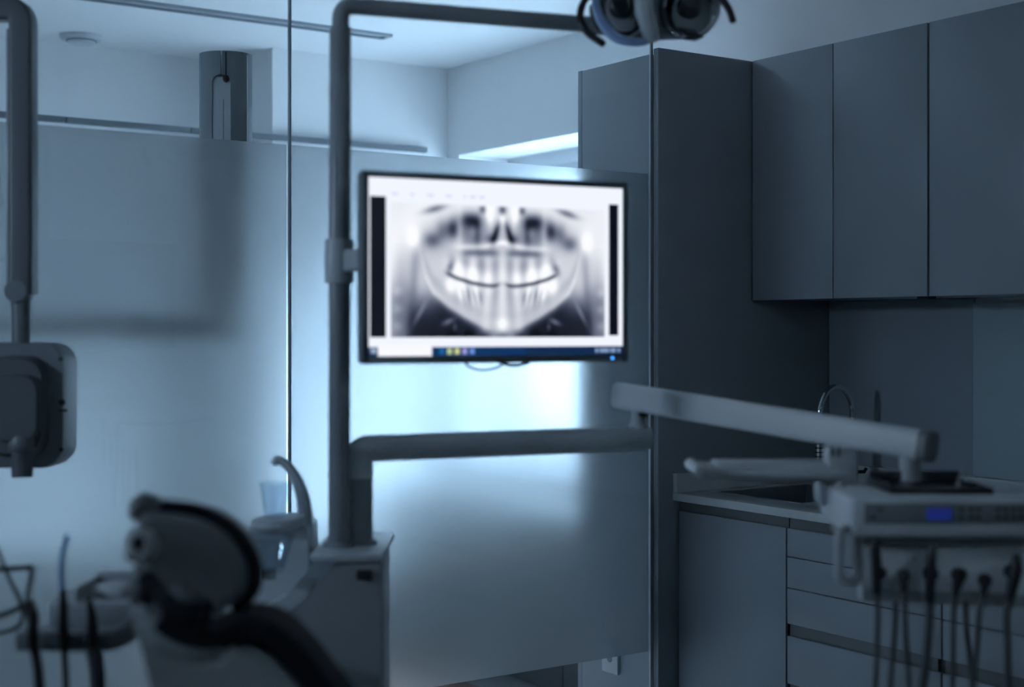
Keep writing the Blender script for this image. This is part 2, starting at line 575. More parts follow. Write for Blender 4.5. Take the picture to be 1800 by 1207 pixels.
def base_unit(y0, y1, label, drawers):
    t = thing('base_cabinet', label, 'cabinet', ((XBASE + XR) / 2, (y0 + y1) / 2, 0), group='grey base units under the worktop')
    if drawers:
        MB().box((XBASE + .022, y0 + .001, .08), (XR - .004, y1 - .001, .864)).build('carcass', M_CABIN, t)
    else:      # the sink unit is hollow
        m = MB()
        m.box((XBASE + .022, y0 + .001, .08), (XR - .004, y0 + .018, .864)); m.box((XBASE + .022, y1 - .018, .08), (XR - .004, y1 - .001, .864))
        m.box((XBASE + .022, y0 + .018, .08), (XR - .004, y1 - .018, .1)); m.box((XR - .016, y0 + .018, .1), (XR - .004, y1 - .018, .864))
        m.box((XBASE + .022, y0 + .018, .1), (XBASE + .034, y1 - .018, .86))
        m.build('carcass', M_CABIN, t)
    MB().box((XBASE + .012, y0 + .001, .836), (XBASE + .0215, y1 - .001, .866)).build('grip_channel', M_CHAN, t)
    if drawers:
        for z0, z1 in ((.7605, .836), (.6755, .7575), (.5775, .6725), (.415, .5436), (.10, .381)):
            MB().box((XBASE, y0 + .002, z0), (XBASE + .0115, y1 - .002, z1), .0008).build('drawer_front', M_CAB, t)
        for z0, z1 in ((.5436, .5775), (.381, .415)):
            MB().box((XBASE + .012, y0 + .02, z0 - .01), (XBASE + .0215, y1 - .001, z1 + .01)).build('grip_channel', M_CHAN, t)
    else:
        MB().box((XBASE, y0 + .002, .10), (XBASE + .0115, y1 - .006, .836), .0008).build('door', M_CAB, t)
    MB().box((XBASE + .06, y0 + .001, 0), (XBASE + .075, y1 - .001, .08)).build('plinth', M_CHAN, t)


base_unit(2.766, 3.212, 'grey base cabinet with one plain door next to the tall cabinet', False)
base_unit(2.248, 2.764, 'grey drawer unit under the worktop beside the one-door cabinet', True)
base_unit(1.60, 2.246, 'grey drawer unit behind the hanging instrument hoses at the right edge', True)

# ------------------------------------------------------------------ room behind the partition
rl = thing('wall_rail', 'thin grey rail running along the wall behind the partition', 'rail', (1.5, 5.52, 2.17))
for x0, x1 in ((.66, 1.70), (1.706, 2.21), (2.216, 3.339)):
    MB().box((x0, 5.535, 2.181), (x1, 5.568, 2.203)).build('rail_length', material('rail_grey', (.13, .15, .17), .6), rl)
cs = thing('ceiling_slot', 'long grey slot diffuser in the ceiling behind the partition', 'vent', (1.9, 5.07, CEIL - .012))
m = MB()
m.box((.66, 5.03, CEIL - .012), (2.87, 5.045, CEIL)); m.box((.66, 5.095, CEIL - .012), (2.87, 5.11, CEIL)); m.box((2.855, 5.045, CEIL - .012), (2.87, 5.095, CEIL))
m.build('frame', M_SLOT, cs)
MB().box((.66, 5.045, CEIL - .004), (2.855, 5.095, CEIL)).build('blade', M_SLOT, cs)

sd_c = (1.84, 5.78)
sd = thing('smoke_detector', 'round white smoke detector on the ceiling beyond the glass', 'detector', (sd_c[0], sd_c[1], CEIL))
MB().lathe([(0, CEIL), (.085, CEIL), (.085, CEIL - .012), (.075, CEIL - .02), (0, CEIL - .02)], (*sd_c, 0), n=32).build('base', M_PLASTIC, sd)
MB().lathe([(0, CEIL - .02), (.055, CEIL - .02), (.052, CEIL - .034), (.03, CEIL - .04), (0, CEIL - .04)], (*sd_c, 0), n=32).build('cap', M_PLASTIC, sd)
MB().lathe([(.055, CEIL - .0205), (.062, CEIL - .0205), (.062, CEIL - .024), (.055, CEIL - .024)], (*sd_c, 0), n=32, closed=True).build('vent_ring', M_GREYPL, sd)

# folding x-ray arm standing upright on a long cross arm, close behind the glass
TP = 4.1
po = c(397, 580, TP); po.z = 1.30
pn = thing('xray_column', 'grey half-round x-ray column with a slot and cable on a long cross arm behind the glass', 'x-ray column', po, view=True)
R = px2m(46.5, TP)
zt = CAM_H + 483 * TP / FPX; zb = CAM_H + 42 * TP / FPX
sw = px2m(16.5, TP)
stop = CAM_H + 442 * TP / FPX


def shell_ring(x0, x1, n=10):
    pts = [(x0 + (x1 - x0) * k / n) for k in range(n + 1)]
    return [(x, -math.sqrt(max(R * R - x * x, 0)) * .9) for x in pts]


m = MB()
th = .008


def shell_strip(x0, x1, z0f, z1):
    bm = m.bm
    cols = []
    for x, y in shell_ring(x0, x1):
        z0 = z0f(x)
        cols.append([bm.verts.new((po.x + x, po.y + y, z0)), bm.verts.new((po.x + x, po.y + y, z1)),
                     bm.verts.new((po.x + x * .9, po.y + y + th, z1)), bm.verts.new((po.x + x * .9, po.y + y + th, z0))])
    for A, Bq in zip(cols[:-1], cols[1:]):
        for k in range(4):
            bm.faces.new((A[k], Bq[k], Bq[(k + 1) % 4], A[(k + 1) % 4]))
    bm.faces.new(cols[0]); bm.faces.new(list(reversed(cols[-1])))


arch_z = lambda x: stop - sw + math.sqrt(max(sw * sw - x * x, 0))
shell_strip(-R, -sw, lambda x: zb, zt)
shell_strip(sw, R, lambda x: zb, zt)
shell_strip(-sw, -.001, arch_z, zt)
shell_strip(.003, sw, arch_z, zt)
m.build('shell', material('grey_column_paint', (.25, .27, .29), .35, .2, var=.04), pn)
MB().box((po.x - R * .9, po.y - .035, zb + .002), (po.x + R * .9, po.y + .02, zt - .006), .002).build('core', M_PLASTIC, pn)
MB().box((po.x - sw, po.y - R * .9 + .010, zb + .004), (po.x + sw, po.y - .034, stop - .004), .003).build('slot_insert', M_PAPER, pn)
MB().box((po.x + .004, po.y - R * .9 + .0085, zb + .03), (po.x + .006, po.y - R * .9 + .011, stop - .07)).build('guide_line', M_GREYPL, pn)
MB().tube([(po.x + .014, po.y - .069, zt - .004), (po.x + .014, po.y - .069, stop - .003)], .0022, 8).build('cable', M_BLACKPL, pn)
MB().lathe([(0, -.012), (.007, -.008), (.010, 0), (.007, .008), (0, .012)], (po.x + .014, po.y - .066, stop - .012)).build('cable_knob', M_BLACKPL, pn)
a0 = c(437, 575, TP); a1 = c(-110, 573, TP)
for px in (374, 402, 424):
    q = c(px, 545, TP)
    MB().tube([(q.x, q.y, zb + .006), (q.x, q.y, a0.z + .02)], .008, 12).build('stub', M_GREYPL, pn)
arm_grey = material('grey_arm_paint', (.10, .115, .13), .4)
MB().sweep([a0, a0 + (a1 - a0) * .01, a1], rrect(.07, .064, .012), [.9, 1, 1]).build('cross_arm', arm_grey, pn)
q = c(-110, 575, TP)
MB().tube([(q.x, q.y, .02), (q.x, q.y, a1.z + .06)], .05, 20, rounded=.006).build('floor_stand', M_PLASTIC2, pn)
MB().lathe([(0, 0), (.22, 0), (.22, .015), (.08, .035), (0, .035)], (q.x, q.y, 0)).build('stand_foot', M_PLASTIC2, pn)

# low things seen under the film, plus an added dark box behind it
lc = thing('low_cabinet', 'dark low cabinet under the window behind the glass', 'cabinet', (3.33, 4.3, 0))
MB().box((3.192, 3.65, .0), (XR - .004, 5.56, .68), .003).build('body', M_DARKCAB, lc)
for y0 in (3.66, 4.29, 4.92):
    MB().box((3.176, y0, .03), (3.191, y0 + .62, .67), .001).build('door', M_DARKCAB, lc)
sb = thing('sideboard', 'dark low sideboard along the far wall, blurred by the frosted film', 'sideboard', (1.9, 5.3, 0))  # added dark box, darkens what shows through the lower film
MB().box((.70, 5.17, .06), (3.16, 5.50, .52), .004).build('body', M_DARKCAB, sb)
for k in range(4):
    MB().box((.705 + k * .615, 5.152, .07), (.705 + k * .615 + .605, 5.169, .51), .001).build('door', M_DARKCAB, sb)
MB().box((.74, 5.21, 0), (3.12, 5.46, .06)).build('plinth', M_CHAN, sb)
rg = thing('floor_mat', 'dark brown mat on the floor behind the glass', 'mat', (2.4, 4.6, 0))
MB().box((1.7, 3.9, .001), (2.975, 5.1, .012), .002).build('pile', M_BROWN, rg)

so_ = thing('wall_socket', 'small white socket plate low on the tall cabinet behind the glass', 'socket', (XT, 3.43, .30))
MB().box((XT - .012, 3.392, .321), (XT - .0005, 3.470, .401), .003).build('plate', M_PLASTIC, so_)
MB().lathe([(0, 0), (.012, 0), (.011, .002), (0, .002)], (XT - .0122, 3.43, .366), axis=(-1, 0, 0)).build('outlet', M_GREYPL, so_)

# ------------------------------------------------------------------ dental unit, posts and lamp (turned to the view axis)
TU = 2.60
uo = c(600, 580, 2.62); uo.z = 0
un = thing('dental_unit', 'pale dental unit cabinet with a curved shoulder carrying the two posts', 'dental unit', uo, view=True)
body = [c(671, 988, 2.52), c(671, 1300, 2.52), c(380, 1300, 2.52), c(385, 1108, 2.52), c(430, 1098, 2.52), c(470, 1089, 2.52), c(505, 1075, 2.52), c(535, 1052, 2.52), c(558, 1024, 2.52), c(578, 1002, 2.52), c(600, 990, 2.52)]
for p in body: p.y = 2.52
body[1].z = body[2].z = 0.02
m = MB()
m.loft(body, [((0, 0, 0), .985), ((0, .008, 0), 1.0), ((0, .06, 0), 1.0)])
m.build('front_panel', M_POST, un)
side_ = [c(668, 975, 2.58), c(668, 1300, 2.58), c(395, 1300, 2.58), c(395, 1085, 2.58), c(440, 1080, 2.58), c(500, 1050, 2.58), c(535, 1010, 2.58), c(551, 986, 2.58)]
for p in side_: p.y = 2.58
side_[1].z = side_[2].z = 0.02
MB().loft(side_, [((0, .002, 0), 1.0), ((0, .20, 0), 1.0)]).build('cabinet_body', M_PLASTIC, un)
zcap = CAM_H - 392 * 2.52 / FPX
q0 = c(551, 580, 2.56); q1 = c(672, 580, 2.52)
MB().box((q0.x, 2.515, zcap - .016), (q1.x, 2.79, zcap), .006).build('top_cap', M_PLASTIC, un)
q = c(641, 1009, 2.52)
MB().box((q.x - .014, 2.508, q.z - .009), (q.x + .014, 2.5195, q.z + .009), .004).build('logo_window', M_BLACKPL, un)
# spittoon tower
tw = [c(547, 985, 2.66), c(545, 925, 2.66), c(528, 912, 2.66), c(440, 925, 2.66), c(420, 960, 2.66), c(420, 1090, 2.66), c(500, 1090, 2.66), c(547, 1040, 2.66)]
for p in tw: p.y = 2.64
MB().loft(tw, [((0, 0, 0), .96), ((0, .012, 0), 1.0), ((0, .12, 0), 1.0), ((0, .132, 0), .96)]).build('spittoon_tower', M_PLASTIC2, un)
pl = [c(x, y, 2.62) for x, y in ((438, 917), (470, 907), (540, 905), (542, 914), (480, 930), (445, 930))]
cap_c = c(490, 915, 2.66)
MB().lathe([(0, -.012), (.045, -.012), (.052, -.004), (.05, .006), (.03, .008), (0, .008)], (cap_c.x, cap_c.y, cap_c.z), axis=(-.08, -.05, 1)).build('cup_platform', M_PLASTIC, un)
spt = spline([c(535, 960, 2.68), c(536, 905, 2.68), c(531, 868, 2.68), c(518, 836, 2.68), c(503, 816, 2.68), c(489, 808, 2.68), c(482, 814, 2.68)], 6)
MB().tube(spt, [.0145, .0145, .0125, .0105, .009, .0085, .0075], 14, rounded=.003).build('water_spout', M_PLASTIC2, un)
for k, (px, py) in enumerate(((596, 966), (632, 968))):
    q = c(px, py, 2.6)
    MB().lathe([(0, zcap), (.030, zcap), (.029, zcap + .006), (.024, zcap + .010), (0, zcap + .010)], (q.x, 2.60 + k * .03, 0)).build('post_collar', M_POST, un)

cp = c(483, 905, 2.66)
cu = thing('plastic_cup', 'clear plastic cup on the spittoon platform', 'cup', (cp.x, cp.y, cp.z), view=True)
z0 = cap_c.z + .0085
hgt = .061
MB().lathe([(.0, z0), (.0195, z0), (.0285, z0 + hgt), (.0295, z0 + hgt), (.0295, z0 + hgt + .0025), (.0272, z0 + hgt + .0025), (.0185, z0 + .002), (0, z0 + .002)], (cp.x, cp.y, 0), n=32).build('cup_wall', M_CUP, cu)
bp_ = c(474, 1005, 2.55)
bw = thing('spittoon_bowl', 'clear glass spittoon bowl behind the headrest', 'bowl', (bp_.x, bp_.y, bp_.z), view=True)
z0 = bp_.z
MB().lathe([(0, z0), (.024, z0), (.028, z0 + .008), (.038, z0 + .045), (.044, z0 + .064), (.046, z0 + .066), (.042, z0 + .063), (.035, z0 + .042), (.026, z0 + .010), (0, z0 + .004)], (bp_.x, bp_.y, 0), n=32).build('bowl_wall', M_CUP, bw)
MB().lathe([(0, z0 - .012), (.012, z0 - .012), (.012, z0 + .006), (0, z0 + .008)], (bp_.x, bp_.y, 0)).build('drain_stem', M_CHROME, bw)

# lamp pole with its arm and the operating lamp
lo = c(596, 580, TU); lo.z = zcap
lp = thing('operating_lamp', 'operating lamp with bow handles on a bent pole above the monitor', 'lamp', (lo.x, TU, zcap), view=True)
MB().tube([(lo.x, TU, zcap), (c(598, 50, TU).x, TU, CAM_H + 530 * TU / FPX)], .0200, 20, rounded=.001).build('lower_pole', M_POST, lp)
arm = fillet([c(598.5, 60, TU), c(599, 9, TU), c(1045, 44, 2.75)], .036, 8)
MB().tube(arm, .0158, 18).build('upper_pole', M_POST, lp)
LT = 2.75
hc = c(1150, 8, LT)
MB().loft([Vector((hc.x + x, LT - .03, hc.z + z)) for x, z in ((-.085, .07), (-.02, .085), (.06, .085), (.108, .06), (.116, .01), (.112, -.045), (.09, -.068), (.06, -.064), (.0, -.066), (-.03, -.072), (-.07, -.068), (-.095, -.03), (-.108, .02))],
           [((0, -.01, 0), .80), ((0, .0, 0), .96), ((0, .02, 0), 1.0), ((0, .07, 0), .92), ((0, .10, 0), .6)]).build('lamp_housing', M_GREYPL, lp)
for cx, tilt in ((1092, -.35), (1212, .30)):
    q = c(cx, 12, LT - .045)
    ax = Vector((tilt, -1, -.35))
    d = MB().lathe([(.052, -.012), (.060, -.006), (.060, .012), (.055, .014), (.046, .002), (.028, -.014), (0, -.022), (0, -.03), (.05, -.02)], q, axis=ax, n=32).build('reflector', M_CHROME, lp)
    MB().lathe([(0, .004), (.022, .004), (.022, .02), (.016, .024), (0, .024)], q - ax.normalized() * .012, axis=ax).build('bulb_cap', M_BLACKPL, d)
q = c(1080, 20, LT - .06)
MB().tube(spline([c(1046, -10, LT - .07), c(1050, 20, LT - .08), c(1064, 48, LT - .08), c(1086, 68, LT - .08), c(1120, 74, LT - .08), c(1142, 72, LT - .07)], 6), [.006, .009, .010, .010, .008, .005], 12).build('lens_rim', M_LENS, lp)
MB().tube([c(1128, -40, LT - .08), c(1132, 20, LT - .085), c(1146, 70, LT - .075)], [.016, .018, .014], 14, rounded=.006).build('centre_bridge', M_PLASTIC2, lp)
MB().tube(spline([c(1070, -20, LT - .06), c(1034, -6, LT - .09), c(1020, 24, LT - .11), c(1030, 54, LT - .12), c(1060, 77, LT - .12)], 6), [.005, .0065, .007, .007, .007], 12, rounded=.004).build('bow_handle', M_BLACKPL, lp)
MB().tube(spline([c(1235, -24, LT - .06), c(1262, -8, LT - .09), c(1280, 14, LT - .11), c(1288, 36, LT - .12)], 6), [.005, .0065, .007, .007], 12, rounded=.004).build('bow_handle', M_BLACKPL, lp)
MB().tube([c(1040, 42, 2.75), c(1085, 44, 2.75)], .02, 16, rounded=.004).build('arm_joint', M_GREYPL, lp)

# ------------------------------------------------------------------ monitor
ml = c(637, 580, 2.456); mr_ = c(1104, 580, 2.676)
mdir = Vector((mr_.x - ml.x, mr_.y - ml.y, 0)); MW = mdir.length; mdir.normalize()
mback = Vector((-mdir.y, mdir.x, 0))
MZ0, MZ1 = 1.315, 1.651
mon = thing('monitor', 'flat monitor showing a panoramic dental x-ray clamped to the pole', 'monitor', ml, view=True)


def mp_(a, d, z):
    return Vector((ml.x, ml.y, 0)) + mdir * a + mback * d + Vector((0, 0, z))


def mbox(a0, a1, d0, d1, z0, z1, name, mat, parent, bev=0.0):
    rot = Matrix.Rotation(math.atan2(mdir.y, mdir.x), 3, 'Z')
    ctr = mp_((a0 + a1) / 2, (d0 + d1) / 2, (z0 + z1) / 2)
    h = Vector(((a1 - a0) / 2, (d1 - d0) / 2, (z1 - z0) / 2))
    return MB().box(ctr - h, ctr + h, bev, rot=rot).build(name, mat, parent)


SA0, SA1, SZ0, SZ1 = .0115, MW - .0115, MZ0 + .0135, MZ1 - .0115
mbox(0.001, MW - .001, .006, .034, MZ0 + .001, MZ1 - .001, 'housing', M_BEZEL, mon, .004)
bz = MB()
rot = Matrix.Rotation(math.atan2(mdir.y, mdir.x), 3, 'Z')
for a0_, a1_, z0_, z1_ in ((0, SA0, MZ0, MZ1), (SA1, MW, MZ0, MZ1), (SA0, SA1, MZ0, SZ0), (SA0, SA1, SZ1, MZ1)):
    ctr = mp_((a0_ + a1_) / 2, .003, (z0_ + z1_) / 2)
    h = Vector(((a1_ - a0_) / 2, .004, (z1_ - z0_) / 2))
    bz.box(ctr - h, ctr + h, .0012, rot=rot)
bz.build('bezel', M_BEZEL, mon)
mbox(MW * .30, MW * .62, .034, .055, MZ0 + .06, MZ1 - .08, 'rear_cover', M_BEZEL, mon, .008)


def screen_pixels(nx, ny):
    u, v = np.meshgrid((np.arange(nx) + .5) / nx, (np.arange(ny) + .5) / ny)   # v from the top
    rgb = np.ones((ny, nx, 3)) * np.array([.94, .955, 1.0])
    def put(mask, col):
        rgb[mask] = col
    IX0, IX1, IY0, IY1 = .082, .925, .135, .893
    s = (u - .507) / .4215
    r = (v - IY0) / (IY1 - IY0)
    G = lambda cx, cy, sx, sy, rot=0.0: np.exp(-(((s - cx) * math.cos(rot) + (r - cy) * math.sin(rot)) / sx) ** 2 - ((-(s - cx) * math.sin(rot) + (r - cy) * math.cos(rot)) / sy) ** 2)
    rng = np.random.RandomState(3)
    nz = np.zeros_like(s)
    for k in range(26):
        fx, fy = rng.uniform(-14, 14, 2); ph = rng.uniform(0, 6.28)
        nz += np.sin(fx * s + fy * r * 1.3 + ph) / 26
    g = .96 + .12 * nz
    sig = lambda x: 1 / (1 + np.exp(-np.clip(x, -40, 40)))
    a = np.abs(s)
    # neck and ear side regions
    g -= .30 * sig((r - .62) / .05) * sig((a - .80) / .03)
    g -= .20 * sig((r - .40) / .06) * sig((.97 - a) / .02) * sig((a - .84) / .02)
    g -= .42 * np.exp(-((a - .795 - .05 * (r - .6)) / .045) ** 2) * sig((r - .36) / .04)
    # face interior: mid grey
    face = sig((.80 - a) / .04) * sig((r - .10 - .22 * a ** 3) / .05)
    g = g * (1 - face) + face * (.80 + .10 * nz)
    # nasal cavities and sinuses
    for sgn in (-1, 1):
        g -= .62 * G(sgn * .30, .115, .10, .06) + .34 * G(sgn * .28, .22, .15, .11)
        g -= .35 * G(sgn * .235, .20, .035, .10) - .26 * G(sgn * .25, .20, .05, .05)
        g -= .66 * G(sgn * .062, .21, .028, .09, -sgn * .35) + .35 * G(sgn * .10, .255, .05, .035)
        g -= .50 * G(sgn * .46, .185, .05, .075) + .42 * G(sgn * .645, .28, .075, .06)
        g -= .30 * G(sgn * .55, .20, .06, .08)
        g += .14 * G(sgn * .395, .18, .025, .12) + .20 * G(sgn * .80, .27, .055, .075)
        g -= .45 * G(sgn * .62, .04, .10, .025, sgn * .25) + .5 * G(sgn * .185, .03, .03, .03)
        g += .25 * G(sgn * .12, .06, .03, .08) + .12 * G(sgn * .42, .29, .06, .06)
    g -= .6 * G(0, .03, .035, .035); g += .25 * G(0, .10, .03, .05)
    # hard palate and dark band below it
    pal = .315 - .035 * np.exp(-(s / .12) ** 2) + .05 * s * s
    g += .26 * np.exp(-((r - pal) / .022) ** 2) * sig((.40 - a) / .03)
    g -= .68 * np.exp(-((r - .365 - .02 * a) / .030) ** 2) * sig((.36 - a) / .02) * sig((a - .045) / .02)
    # mandible
    rb = np.interp(a, [0, .17, .35, .50, .64, .70, .74, .76], [.97, .935, .855, .775, .67, .56, .40, .30])
    dist = rb - r
    inside = sig(dist / .018) * sig((r - .36) / .05) * sig((.76 - a) / .015)
    g = g * (1 - inside * .8) + inside * .8 * (.86 + .06 * nz - .12 * np.exp(-((dist - .10) / .05) ** 2))
    g += .12 * np.exp(-((dist - .012) / .016) ** 2) * sig((r - .42) / .05)
    below = sig((-dist - .005) / .016) * sig((r - .66 - .04 * a) / .04) * sig((.86 - a) / .02)
    g = g * (1 - below) + below * (.13 + .30 * sig((a - .62) / .05) * sig((.80 - r) / .04) + .05 * nz)
    # teeth
    occ = .612 - .42 * np.clip(a - .05, 0, 1) ** 2.0 - .02 * np.exp(-(s / .05) ** 2)
    up = sig((r - .395 + .02 * a) / .02) * sig((occ - .01 - r) / .012) * sig((.50 - a) / .02)
    cols = .5 + .5 * np.cos(s * 46)
    g = g * (1 - up) + up * (.66 + .22 * cols + .30 * sig((r - occ + .105) / .02) * sig((a - .06) / .06) - .10 * G(-.17, .5, .05, .1) - .10 * G(.17, .5, .05, .1))
    lo_ = sig((r - occ - .018) / .012) * sig((occ + .14 - r) / .035) * sig((.47 - a) / .03)
    g = g * (1 - lo_ * .8) + lo_ * .8 * (.76 + .16 * np.cos(s * 50) + .26 * sig((occ + .065 - r) / .015) * sig((a - .12) / .05))
    gap = np.exp(-((r - occ) / .013) ** 2) * sig((.505 - a) / .012) * sig((a - .035) / .012)
    g -= .75 * gap
    g -= .40 * G(-.48, .475, .03, .05, .5) + .40 * G(.51, .475, .03, .05, -.5)
    for sgn in (-1, 1):
        g += .22 * G(sgn * .47, .615, .06, .05) + .12 * G(sgn * .40, .66, .08, .05)
        for k, cx in enumerate((.19, .245, .30, .35)):
            g -= .24 * G(sgn * (cx + .015), .70 - .01 * k, .011, .06, sgn * .25)
            g += .10 * G(sgn * (cx + .04), .71 - .01 * k, .012, .06, sgn * .25)
        g += .35 * G(sgn * .50, .885, .055, .018, sgn * .35) + .25 * G(sgn * .44, .925, .012, .03)
        g += .25 * G(sgn * .76, .83, .10, .016, sgn * 1.0)
    # front column
    colm = sig((.185 - a) / .03) * sig((r - .64) / .04)
    g = g * (1 - colm * .7) + colm * .7 * (.84 + .10 * np.cos(s * 38) + .06 * nz)
    g += .16 * G(0, .90, .09, .05)
    g -= .30 * sig((r - .965) / .012) * sig((.5 - a) / .05) * (.5 + .5 * np.cos(s * 40))
    # vertebra blotches at the far sides
    for sgn in (-1, 1):
        for k in range(3):
            g += .12 * G(sgn * .95, .66 + .13 * k, .04, .035)
    g = np.clip(g, .04, 1.0)
    img = (u > IX0) & (u < IX1) & (v > IY0) & (v < IY1)
    tone = np.stack([g ** 1.18 * .98, g ** 1.10 * .985, g ** .92 * 1.0], -1)
    rgb[img] = tone[img]
    put((u > .006) & (u < .064) & (v > .108) & (v < .895), (.035, .05, .10))
    put((u > .942) & (u < .982) & (v > .098) & (v < .885), (.035, .04, .10))
    rr = random.Random(5)
    x = .085
    while x < .42:
        wd = rr.uniform(.012, .028)
        put((u > x) & (u < x + wd) & (v > .082) & (v < .098), (.86, .87, .93)); x += wd + rr.choice((.012, .012, .045))
    put((v > .950), (.05, .16, .30))
    put((v > .950) & (u > .235) & (u < .60), (.06, .20, .38))
    put((u > .035) & (u < .235) & (v > .942) & (v < .998), (.97, .97, 1.0))
    put((u > .008) & (u < .028) & (v > .958) & (v < .985), (.6, .68, .8))
    for k, cc in enumerate(((.10, .38, .62), (.70, .78, .55), (.80, .82, .55), (.60, .60, .85), (.42, .55, .85))):
        x0 = .262 + k * .029
        put((u > x0) & (u < x0 + .019) & (v > .957) & (v < .990), cc)
    for x0, wd in ((.885, .012), (.903, .040), (.948, .024), (.979, .010)):
        put((u > x0) & (u < x0 + wd) & (v > .962) & (v < .986), (.50, .60, .74))
    return np.clip(rgb, 0, 1)


NX, NY = 380, 236
pix = screen_pixels(NX, NY)
lin = np.where(pix <= .04045, pix / 12.92, ((pix + .055) / 1.055) ** 2.4)
gx = np.linspace(SA0, SA1, NX + 1); gz = np.linspace(SZ1, SZ0, NY + 1)
A_, Z_ = np.meshgrid(gx, gz)
base_v = np.array(ml) * 0 + np.array([ml.x, ml.y, 0])
co = base_v + A_[..., None] * np.array(mdir) + .0005 * np.array(mback) + np.stack([A_ * 0, A_ * 0, Z_], -1)
co = co.reshape(-1, 3) - np.array(ml)
idx = np.arange((NX + 1) * (NY + 1)).reshape(NY + 1, NX + 1)
quads = np.stack([idx[:-1, :-1], idx[1:, :-1], idx[1:, 1:], idx[:-1, 1:]], -1).reshape(-1, 4)
me = bpy.data.meshes.new('screen')
me.vertices.add(len(co)); me.vertices.foreach_set('co', co.ravel())
me.loops.add(quads.size); me.loops.foreach_set('vertex_index', quads.ravel().astype(np.int32))
me.polygons.add(len(quads)); me.polygons.foreach_set('loop_start', np.arange(0, quads.size, 4, dtype=np.int32))
me.update(calc_edges=True)
attr = me.color_attributes.new('picture', 'FLOAT_COLOR', 'CORNER')
colr = np.ones((len(quads), 4, 4)); colr[..., :3] = lin.reshape(-1, 1, 3)
attr.data.foreach_set('color', colr.ravel().astype(np.float32))
ms = bpy.data.materials.new('lit_screen'); ms.use_nodes = True
nt = ms.node_tree
b = nt.nodes['Principled BSDF']
va = nt.nodes.new('ShaderNodeVertexColor'); va.layer_name = 'picture'
b.inputs['Base Color'].default_value = (.02, .02, .02, 1)
b.inputs['Roughness'].default_value = .4
nt.links.new(va.outputs['Color'], b.inputs['Emission Color'])
b.inputs['Emission Strength'].default_value = 1.02
me.materials.append(ms)
so = bpy.data.objects.new('screen', me); COL.objects.link(so); so.parent = mon
so['label'] = 'lit screen with a panoramic x-ray of teeth and a task bar'
q = mp_(MW - .034, -.0008, MZ0 + .0068)
MB().lathe([(0, -.002), (.0028, -.002), (.0028, .001), (0, .0015)], q, axis=-mback).build('power_light', M_LED, mon, label='blue power light')
lp_ = [mp_(MW * a, .014, MZ0 - dz) for a, dz in ((.375, -.004), (.39, .006), (.43, .0125), (.47, .012), (.51, .006), (.53, -.004))]
MB().tube(spline(lp_, 6), .0022, 10).build('cable_loop', M_BLACKPL, mon)
lp_ = [mp_(MW * a, .02, MZ0 - dz) for a, dz in ((.50, -.004), (.55, .005), (.60, .004), (.64, -.004))]
MB().tube(spline(lp_, 6), .003, 10).build('cable', M_BLACKPL, mon)
zc = CAM_H + 121 * TU / FPX
MB().lathe([(.0205, -.040), (.0258, -.040), (.0265, -.036), (.0265, .036), (.0258, .040), (.0205, .040)], (lo.x + .0005, TU, zc), closed=True, n=28).build('pole_clamp', M_PLASTIC2, mon)
st = c(616, 580, TU); st.z = zc
en = mp_(.03, .045, zc)
MB().sweep([Vector((st.x, TU - .012, zc)), en], rrect(.03, .04, .006)).build('clamp_stub', M_PLASTIC2, mon)
mbox(.012, .24, .036, .05, zc - .03, zc + .03, 'bracket_plate', M_GREYPL, mon, .004)

# ------------------------------------------------------------------ instrument arm
ao = c(632, 580, 2.63); ao.z = zcap
ia = thing('instrument_boom', 'thick jointed arm reaching from the unit to the instrument console', 'arm', ao, view=True)
MB().tube([(ao.x, 2.63, zcap), (ao.x, 2.63, CAM_H - 260 * 2.63 / FPX)], .0245, 22).build('post', M_POST, ia)
p_el = c(632, 788.5, 2.63); p_end = c(1128, 770, 2.83)
pth = fillet([Vector((ao.x, 2.63, CAM_H - 258 * 2.63 / FPX)), p_el, p_end], .016, 6)
MB().tube(pth, .0250, 22, rounded=.0).build('lower_arm', M_PLASTIC2, ia)
dv = (p_end - p_el).normalized()
MB().lathe([(.0250, 0), (.0248, .008), (.022, .016), (.015, .021), (0, .023)], p_end, axis=dv).build('arm_end_cap', M_PLASTIC2, ia)
pv = c(1122, 738, 2.83)
MB().lathe([(0, -.03), (.021, -.03), (.020, -.012), (.0145, -.004), (.0140, .03), (0, .03)], pv).build('pivot', M_PLASTIC2, ia)
MB().lathe([(0, -.005), (.007, -.005), (.008, .006), (0, .008)], c(1130, 727, 2.815), axis=(.6, -1, .3)).build('pivot_plug', M_BLACKPL, ia)
s0 = c(1086, 694, 2.84); s1 = c(1636, 785, 2.37)
MB().sweep([s0, s0 + (s1 - s0) * .006, s0 + (s1 - s0) * .97, s1 - (s1 - s0) * .022], rrect(.044, .052, .010), [.90, 1, 1, 1]).build('spring_arm', M_CONSOLE, ia)
MB().sweep([s1 - (s1 - s0) * .0215, s1, s1 + (s1 - s0) * .006], rrect(.046, .054, .012), [1, 1, .86]).build('end_cap', M_GREYPL, ia)
for s_, zz in ((.04, -.012), (.945, -.008)):
    q = s0 + (s1 - s0) * s_ + Vector((0, -.022, zz))
    MB().lathe([(0, -.001), (.0042, -.001), (.0042, .002), (0, .002)], q, axis=(0, -1, 0), n=12).build('screw', M_BLACKPL, ia)
dn = c(1600, 822, 2.39)
MB().lathe([(0, -.032), (.0175, -.032), (.0175, .02), (.0165, .03), (0, .03)], dn).build('console_pivot', M_PLASTIC2, ia)

